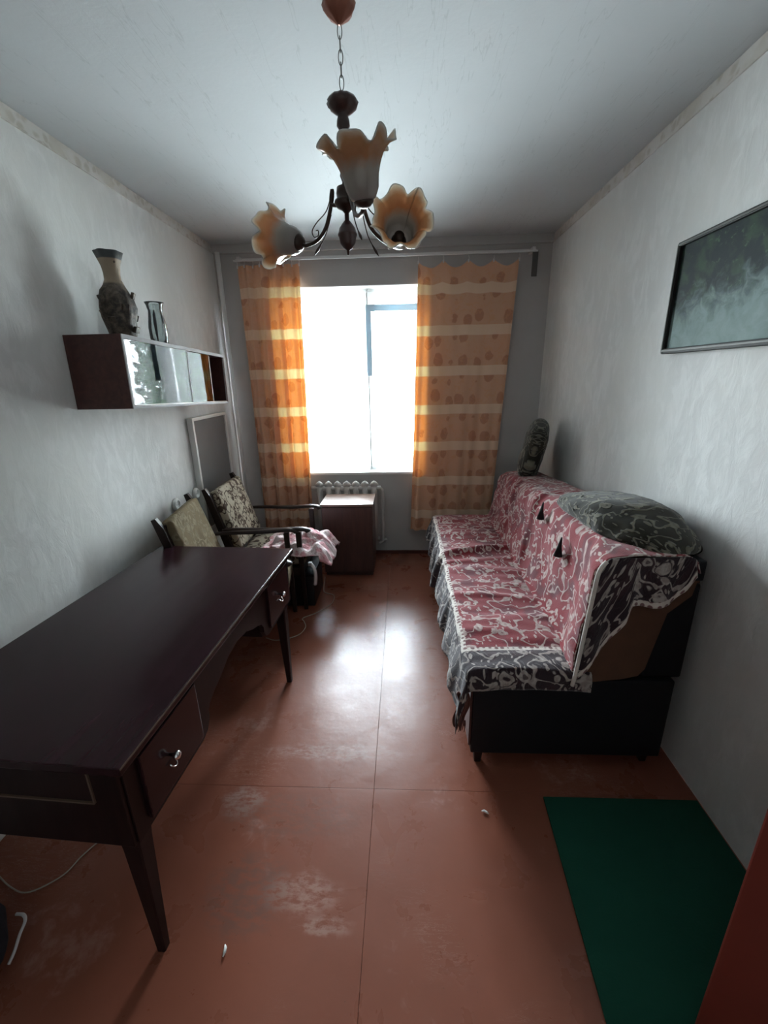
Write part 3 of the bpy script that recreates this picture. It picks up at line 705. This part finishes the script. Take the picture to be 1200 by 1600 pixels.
# ------------------------------------------------------------------ sofa
Y0, Y1 = 1.36, 3.20
sofa = thing('sofa', (.65, 1.36, 0), 'black based fold-out sofa along the right wall under floral throws', 'sofa')
def sl(o): o.location = (-.65, -1.36, 0); return o
sl(obj('base', bx(.262, 1.0, Y0, Y1, .085, .44, bev=.006), MT['black'], sofa))
sl(obj('front_strip', bx(.252, .261, Y0 + .004, Y1, .12, .40, bev=.002), MT['cab'], sofa))
sl(obj('seat_cushion', bx(.245, .70, Y0 - .005, Y1 - .005, .441, .475, bev=.02), MT['brownfab'], sofa))
sl(obj('back_frame', bx(.885, 1.03, Y0 + .02, Y1, .441, .83, bev=.01), MT['black'], sofa))
bk = [(.625, .432), (.64, .62), (.655, .86), (.68, .915), (.76, .93), (.97, .93), (1.0, .90), (.985, .80), (.915, .73), (.875, .50), (.855, .47), (.80, .455), (.70, .442)]
bm = prism(bmesh.new(), bk, Y0 - .008, Y0 + .03, axis='Y'); part_label(sl(obj('back_end', bm, MT['brownfab'], sofa)), 'rust brown upholstered end of the backrest')
bk2 = [(.73, .476), (.73, .60), (.76, .83), (.79, .88), (.83, .90), (.98, .92), (1.03, .88), (1.03, .60), (.88, .476)]
bm = bmesh.new()
for ya, yb in [(Y0 + .031, 2.0), (2.0, 2.6), (2.6, Y1 - .005)]: prism(bm, bk2, ya, yb, axis='Y')
bmesh.ops.remove_doubles(bm, verts=bm.verts, dist=.0001)
for v in bm.verts: v.co.z -= .115 * max(0, (v.co.y - 2.0) / 1.2) * min(1, max(0, (v.co.z - .48) / .42)) + .012 * (v.co.z > .6)
sl(obj('backrest', bm, MT['brownfab'], sofa))
sl(obj('corner_cap', bx(.965, 1.012, Y0 - .010, Y0 + .10, .855, .93, bev=.008), MT['black'], sofa))
for x, y in [(.30, Y0 + .05), (.30, Y1 - .08), (.98, Y0 + .07), (.98, Y1 - .08)]:
    sl(obj('leg', leg_bm(x, y, .085, .022, .014), MT['darkwood'], sofa))

# profile of the throw from crease outwards:  v in metres from outer hem
def seat_prof(v, drop):
    """v = 0 at hem; returns (x, z)"""
    if v < drop: 
        k = v / drop; return (.205 + .028 * k, .462 - (drop - v))
    v -= drop
    if v < .035: a = v / .035 * PI / 2; return (.233 + .022 * (1 - math.cos(a)), .462 + .022 * math.sin(a))
    v -= .035; return (.255 + v, .486 + .006 * math.sin(min(1, v / .42) * PI) - .02 * max(0, v - .38))
DROP = .20
def dropat(y): return .17 + .045 * nz(y * 3.1, 4.4) + .03 * math.sin(y * 2.7 + .6) + (.0 if y > 1.5 else .02)
LV = DROP + .035 + .43
def seat_fn(a, b):
    ly = (1 - a) * 1.95 - .075       # near -> far, negative hangs over the near end
    y = Y0 - .012 + ly
    d = dropat(max(y, Y0)); v = b * (d + .035 + .43)
    x, zz = seat_prof(v, d)
    hang = 0
    if ly < 0: hang = -ly; y = Y0 - .016 - .10 * 0; zz -= hang * 1.0
    if v < d and ly < .05: y -= .01
    # wrinkles
    top = min(1, max(0, (v - d) / .05)); 
    wr = .012 * nz(x * 2.5 + 1, y * 7, 1) + .009 * nz(x * 3 + y * 3, y * 16, 3)
    wr += .022 * math.exp(-((y - 2.45 - .25 * (x - .3)) / .035) ** 2) + .014 * math.exp(-((y - 2.33 - .1 * (x - .3)) / .03) ** 2) + .012 * math.exp(-((y - 1.93 + .15 * (x - .3)) / .03) ** 2)
    if ly >= 0: zz += max(-.004, wr) * top
    x -= (1 - top) * (abs(wr) * 1.2 + .012 * (1 + math.sin(y * 26)) * min(1, (d - min(v, d)) / .1))
    if ly < 0: y -= .010 * (1 + nz(x * 9, 0, 7)) * min(1, hang / .03)
    return Vector((x, y, zz))
def seat_uv(a, b):
    ly = (1 - a) * 1.95 - .075; y = Y0 - .012 + ly; d = dropat(max(y, Y0)); v = b * (d + .465)
    return (ly + .075, v + .21 - d - .02 + .0)
st_ = sheet('seat_throw', 230, 90, seat_fn, MT['throw'], thick=.004, uvf=seat_uv)
tag(st_, 'red floral throw with dark leafy border spread over the sofa seat', 'throw')
# ragged dark hanging corner
bm = bmesh.new()
def cf(a, b):
    x = .196 + .045 * a + .01 * math.sin(b * 6); y = 1.345 + .02 * b + .012 * math.sin(a * 9); zz = .385 - b * (.15 + .035 * math.sin(a * 7 + 1) ** 2)
    return Vector((x, y, zz))
o = sheet('hanging_corner', 14, 16, cf, MT['rust'], st_, thick=.003); part_label(o, 'ragged dark rust corner of the throw')
for i in range(6):
    x = .200 + .007 * i; bm = bmesh.new(); tube(bm, [(x, 1.366, .24), (x + .002, 1.365, .22), (x - .002, 1.364, .205 - .01 * (i % 3))], [.003, .0025, .001], 6); obj('fringe', bm, MT['rust'], st_, smooth=True)

# back throw: rises from crease over the back top
BP = [(.0, (.640, .487)), (.03, (.663, .50)), (.14, (.690, .61)), (.38, (.726, .845)), (.42, (.740, .90)), (.46, (.775, .935)), (.56, (.87, .945)), (.70, (1.0, .94)), (.73, (1.035, .92)), (.76, (1.045, .88))]
BPn = [(.0, (.618, .487)), (.03, (.624, .50)), (.14, (.630, .61)), (.38, (.645, .845)), (.42, (.652, .90)), (.46, (.69, .940)), (.56, (.80, .950)), (.70, (.955, .945)), (.73, (.985, .925)), (.76, (.995, .885))]
def back_fn(a, b):
    y = Y0 - .016 + (1 - a) * 1.87; s = b * .76
    p = interp(BP, s); q = interp(BPn, s); k = max(0, 1 - (y - Y0) / .28); k = k * k * (3 - 2 * k) if k < 1 else 1
    x = p[0] + (q[0] - p[0]) * k; zz = p[1] + (q[1] - p[1]) * k
    far = max(0, (y - 2.0) / 1.2); zz -= .105 * far * (s / .45 if s < .45 else 1)
    w = min(1, s / .1)
    wr = (.016 * nz(y * 4, s * 7, 11) + .008 * nz(y * 10, s * 14, 4)) * w + .018 * math.exp(-((y - 2.28) / .03) ** 2) * w - .014 * math.exp(-((y - 2.70) / .04) ** 2) * w
    wr = max(wr, -.008) + .004
    return Vector((x - wr, y, zz + abs(wr) * .5))
bt = sheet('back_throw', 190, 80, back_fn, MT['throw'], thick=.004, uvf=lambda a, b: ((1 - a) * 1.87 + .222, b * .76 + .25))
tag(bt, 'red floral throw covering the sofa backrest', 'throw')
# end flap of the back throw falling over the near end of the backrest
LOW = [(.615, .455), (.66, .525), (.70, .60), (.745, .68), (.765, .715), (.775, .775), (.84, .765), (.90, .775), (.945, .83), (.965, .885)]
TOP = [(.615, .50), (.632, .66), (.648, .86), (.655, .91), (.69, .944), (.955, .949), (.975, .93)]
def flap_fn(a, b):
    x = .617 + .35 * a; lo = interp(LOW, x); hi = interp(TOP, x); zz = hi + (lo - hi) * b
    return Vector((x + .0, Y0 - .020 - .012 * b - .008 * math.sin(x * 60) * b, zz))
def flap_uv(a, b):
    x = .617 + .35 * a; lo = interp(LOW, x); hi = interp(TOP, x); zz = hi + (lo - hi) * b
    return (max(.0, (zz - lo)) + .196 if b > .0 and a > .12 else .3, .9 + x if a > .12 else .9 + x)
def flap_uv2(a, b):
    x = .617 + .35 * a; lo = interp(LOW, x); hi = interp(TOP, x); zz = hi + (lo - hi) * b
    return (.175 - .17 * (1 - b) * min(1, (hi - lo) / .17) if hi - lo < .4 else .175 - .17 * (1 - b), .9 + x)
fl_ = sheet('end_flap', 70, 36, flap_fn, MT['throw'], bt, thick=.003, uvf=lambda a, b: (.222 - (interp(TOP, .617 + .35 * a) - interp(LOW, .617 + .35 * a)) * (1 - b), .9 + .35 * a))
# twisted cream cord along the near edge
bm = bmesh.new(); tube(bm, smoothpts([(.612, Y0 - .034, .445), (.618, Y0 - .034, .50), (.628, Y0 - .034, .64), (.640, Y0 - .034, .80), (.650, Y0 - .032, .90), (.672, Y0 - .03, .938)]), .0075, 8)
part_label(obj('edge_cord', bm, MT['fringe'], bt, smooth=True), 'twisted cream edging cord')
for y, s in [(2.10, .40), (1.78, .34)]:  # two small black cones hanging on the back throw
    p = interp(BP, s); bm = bmesh.new(); tube(bm, [(p[0] - .03, y, p[1] + .045), (p[0] - .034, y + .004, p[1] + .0), (p[0] - .036, y + .006, p[1] - .045)], [.003, .010, .020], 8)
    part_label(obj('black_cone', bm, MT['black'], bt, smooth=True), 'small black cone')

# dark floral folded blanket heaped on the near end of the back
def mound(a, b):
    th = 2 * PI * b; u = a * 2 - 1
    y = 1.345 + .74 * a
    r = max(0, 1 - abs(u) ** 3.0) ** .5
    cx = .875 + .055 * (1 - a) ** 2; hw = (.185 - .03 * (1 - a)) * r; hh = .074 * r * (1 - .25 * a) * (1 + .25 * math.exp(-((a - .38) / .22) ** 2))
    cz = .952 + .035 * math.sin(PI * min(1, a * 1.05)) - .025 * (1 - a)
    c, s = math.cos(th), math.sin(th)
    n_ = 1 + .10 * nz(y * 5, c * 1.5, s * 1.5 + 3) + .07 * nz(y * 13, c * 3, s * 3) + .03 * abs(nz(y * 30, c * 6, s * 6))
    x = cx + hw * (abs(c) ** .8) * (1 if c >= 0 else -1) * n_; zz = cz + hh * (abs(s) ** .85) * (1 if s >= 0 else -1) * n_
    return Vector((min(x, XR - .004), y, max(zz, .952)))
tag(sheet('blanket', 70, 48, mound, MT['cover'], uvf=lambda a, b: (a * .85, b * .75)), 'dark leafy blanket heaped on the near end of the sofa back', 'blanket')

# dark patterned cushion standing at the far end of the back
def cushion(a, b):
    th = 2 * PI * a; ph = (b - .5) * PI
    c, s = math.cos(th), math.sin(th); q = math.cos(ph)
    sq = lambda t, p: (abs(t) ** p) * (1 if t >= 0 else -1)
    x = .075 * math.sin(ph); y = .20 * sq(c, .55) * q ** .45; zz = .20 * sq(s, .55) * q ** .45
    x += .008 * nz(y * 14, zz * 14, 4); 
    return Vector((x, y, zz))
cu = sheet('cushion', 56, 28, cushion, MT['cover'], uvf=lambda a, b: (math.cos(2 * PI * a) * .25 * math.sin(b * PI), math.sin(2 * PI * a) * .25 * math.sin(b * PI)))
cu.location = (.905, 3.02, 1.03); cu.rotation_euler = (math.radians(12), math.radians(12), math.radians(-16))
tag(cu, 'dark leaf patterned cushion standing at the far end of the sofa back', 'cushion')

# ------------------------------------------------------------------ chandelier
CX, CY = -.168, 1.5
chd = thing('chandelier', (CX, CY, 2.5), 'three-armed chandelier with ruffled amber glass shades hanging from the ceiling', 'chandelier')
def cz_(z): return z - 2.5
bm = bmesh.new(); lathe(bm, [(.0005, -.001), (.042, -.001), (.044, -.006), (.040, -.018), (.031, -.030), (.020, -.038), (.010, -.046), (.004, -.050), (.0005, -.050)], 28)
for v in bm.verts:
    a = math.atan2(v.co.y, v.co.x); q = 1 + .06 * math.cos(a * 8) ; v.co.x *= q; v.co.y *= q
part_label(obj('canopy', bm, MT['copper'], chd, smooth=True), 'copper-coloured ceiling canopy')
# chain links
zt = -.048; i = 0; Lk = .030
while zt - Lk > cz_(2.285):
    bm = bmesh.new(); hw, hl = .0062, Lk / 2 + .003; c0 = zt - Lk / 2; pts = []
    for k in range(14):
        a = 2 * PI * k / 14; u = hw * math.cos(a); w = hl * math.sin(a)
        pts.append((u, 0, c0 + w) if i % 2 == 0 else (0, u, c0 + w))
    tube(bm, pts, .0014, 5, closed=True); obj('chain_link', bm, MT['chain'], chd, smooth=True)
    zt -= Lk - .002; i += 1
# turned column
bm = bmesh.new(); lathe(bm, [(.004, cz_(2.295)), (.010, cz_(2.293)), (.038, cz_(2.289)), (.044, cz_(2.280)), (.040, cz_(2.270)), (.026, cz_(2.258)), (.014, cz_(2.250)), (.018, cz_(2.238)), (.019, cz_(2.226)), (.012, cz_(2.216)), (.009, cz_(2.19)), (.009, cz_(2.14)), (.014, cz_(2.118)), (.016, cz_(2.105)), (.010, cz_(2.09)), (.012, cz_(2.08))], 28)
for v in bm.verts:
    if v.co.z > cz_(2.262):
        a = math.atan2(v.co.y, v.co.x); q = 1 + .045 * math.cos(a * 12); v.co.x *= q; v.co.y *= q
obj('turned_column', bm, MT['turned'], chd, smooth=True)
bm = bmesh.new(); lathe(bm, [(.012, cz_(2.082)), (.027, cz_(2.076)), (.029, cz_(2.060)), (.027, cz_(2.048)), (.034, cz_(2.043)), (.036, cz_(2.036)), (.028, cz_(2.024)), (.014, cz_(2.018)), (.007, cz_(2.010))], 28); obj('hub', bm, MT['brass'], chd, smooth=True)
bm = bmesh.new(); lathe(bm, [(.007, cz_(2.012)), (.007, cz_(1.992)), (.014, cz_(1.985)), (.025, cz_(1.970)), (.028, cz_(1.958)), (.0295, cz_(1.956)), (.0295, cz_(1.951)), (.027, cz_(1.948)), (.023, cz_(1.930)), (.013, cz_(1.917)), (.005, cz_(1.912)), (.004, cz_(1.900)), (.0005, cz_(1.898))], 28); obj('finial', bm, MT['turned'], chd, smooth=True)
def shade(parent, base, axis, roll, L=.135, R=.082, flare=1.0):
    ax = Vector(axis).normalized(); q = Vector((0, 0, 1)).rotation_difference(ax); M = Matrix.Translation(base) @ q.to_matrix().to_4x4() @ Matrix.Rotation(roll, 4, 'Z')
    prof = [(0, (.020, 0)), (.08, (.030, .005)), (.22, (.040, .024)), (.42, (.044, .052)), (.56, (.052, .074)), (.70, (.062, .094)), (.85, (.076, .108)), (1.0, (.090, .114))]
    def fn(a, b):
        r, z = interp(prof, b); r *= flare; th = 2 * PI * a
        k = max(0, (b - .45) / .55) ** 1.5
        z += k * .013 * math.cos(7 * th + .4) + k * .005 * math.cos(12 * th); r *= 1 + k * (.08 * math.cos(7 * th + 1.6) + .035 * math.cos(15 * th)); th2 = th + k * .05 * math.sin(7 * th)
        return M @ Vector((r * math.cos(th2), r * math.sin(th2), z * L / .135))
    o = sheet('glass_shade', 96, 26, fn, MT['shade'], parent, thick=.0022, uvf=lambda a, b: (a * 3, b))
    return M
def arm(ang, base, axis, roll, bend=1.0):
    d = Vector((math.cos(ang), math.sin(ang), 0)); side = Vector((-d.y, d.x, 0)); b = Vector(base)
    h = Vector((0, 0, cz_(2.035)))
    hu = b - Vector((0, 0, 0)); rr = math.hypot(hu.x, hu.y)
    dd = Vector((hu.x / rr, hu.y / rr, 0))
    P0 = h + dd * .022; pts = smoothpts([P0, h + dd * .055 + Vector((0, 0, .010)), h + dd * .050 + Vector((0, 0, .045)), h + dd * .052 + Vector((0, 0, .02)), h + dd * (rr * .42) + Vector((0, 0, -.045)), h + dd * (rr * .62) + Vector((0, 0, -.078)), Vector((b.x, b.y, 0)) * .88 + Vector((0, 0, b.z - .012)), b], 7)
    bm = bmesh.new(); tube(bm, pts, .0058, 8); a_ = obj('arm', bm, MT['brass'], chd, smooth=True)
    ax = Vector(axis).normalized(); q = Vector((0, 0, 1)).rotation_difference(ax); M = Matrix.Translation(b) @ q.to_matrix().to_4x4()
    obj('lamp_cup', lathe(bmesh.new(), [(.006, -.012), (.016, -.008), (.024, .0), (.026, .006), (.018, .010), (.016, .034), (.0005, .035)], 20, mat=M), MT['brass'], a_, smooth=True)
    # scroll and leaf wires
    s0 = h + dd * .052 + Vector((0, 0, .040))
    sc = [s0, h + dd * .075 + Vector((0, 0, -.005)), h + dd * .115 + Vector((0, 0, -.03)), h + dd * .135 + Vector((0, 0, -.05)), h + dd * .128 + Vector((0, 0, -.068)), h + dd * .112 + Vector((0, 0, -.066)), h + dd * .112 + Vector((0, 0, -.052)), h + dd * .120 + Vector((0, 0, -.052))]
    bm = bmesh.new(); tube(bm, smoothpts(sc, 6), .0018, 6); obj('scroll', bm, MT['brass'], a_, smooth=True)
    lf = [h + dd * .055 + Vector((0, 0, -.02)) + side * .004, h + dd * .075 + Vector((0, 0, -.075)) + side * .012, h + dd * .115 + Vector((0, 0, -.125)) + side * .02]
    bm = bmesh.new(); pp = smoothpts(lf, 6); tube(bm, pp, [.0017] * (len(pp) - 4) + [.0035, .0045, .003, .0008], 6); obj('leaf_wire', bm, MT['brass'], a_, smooth=True)
    shade(chd, M @ Vector((0, 0, .004)), axis, roll)
arm(math.radians(150), (-.165, .085, cz_(1.960)), (-.80, .38, .26), .3)
arm(math.radians(28), (.155, .085, cz_(1.952)), (.10, -.95, .28), 1.1)
arm(math.radians(-80), (.072, -.24, cz_(1.955)), (-.10, -.22, 1.0), .2)

# ------------------------------------------------------------------ leafy tree outside, right of the window view (seen in the cabinet glass)
tree = thing('tree', (2.2, 10.2, -7.0), 'leafy green tree outside, mirrored in the glass of the wall cabinet', 'tree')
random.seed(11)
bm = bmesh.new(); tube(bm, smoothpts([(0, 0, 0), (.1, 0, 3), (-.1, .1, 6), (.05, 0, 8.5), (0, 0, 11)]), [.22 - .0085 * i for i in range(25)], 8)
obj('trunk', bm, plain('tree_bark', (.12, .09, .07), .9), tree, smooth=True)
bm = bmesh.new()
for i in range(11000):
    th = random.random() * 2 * PI; ph = math.acos(random.uniform(-1, 1)); rr = random.random() ** .4
    p = Vector((1.42 * rr * math.sin(ph) * math.cos(th), 1.5 * rr * math.sin(ph) * math.sin(th), 8.6 + 3.4 * rr * math.cos(ph)))
    if nz(p.x * 1.6, p.y * 1.6, p.z * 1.6) < -.30: continue
    a = Vector((random.gauss(0, 1), random.gauss(0, 1), random.gauss(0, 1))).normalized(); b = a.orthogonal().normalized(); c = a.cross(b)
    q = .085 + .05 * random.random()
    bm.faces.new([bm.verts.new(p + b * q), bm.verts.new(p + c * q * .5), bm.verts.new(p - b * q), bm.verts.new(p - c * q * .5)])
tag(obj('foliage', bm, plain('green_leaves', (.045, .075, .035), .6, var=.5, scale=1.5), tree, smooth='sheet'), kind='stuff')
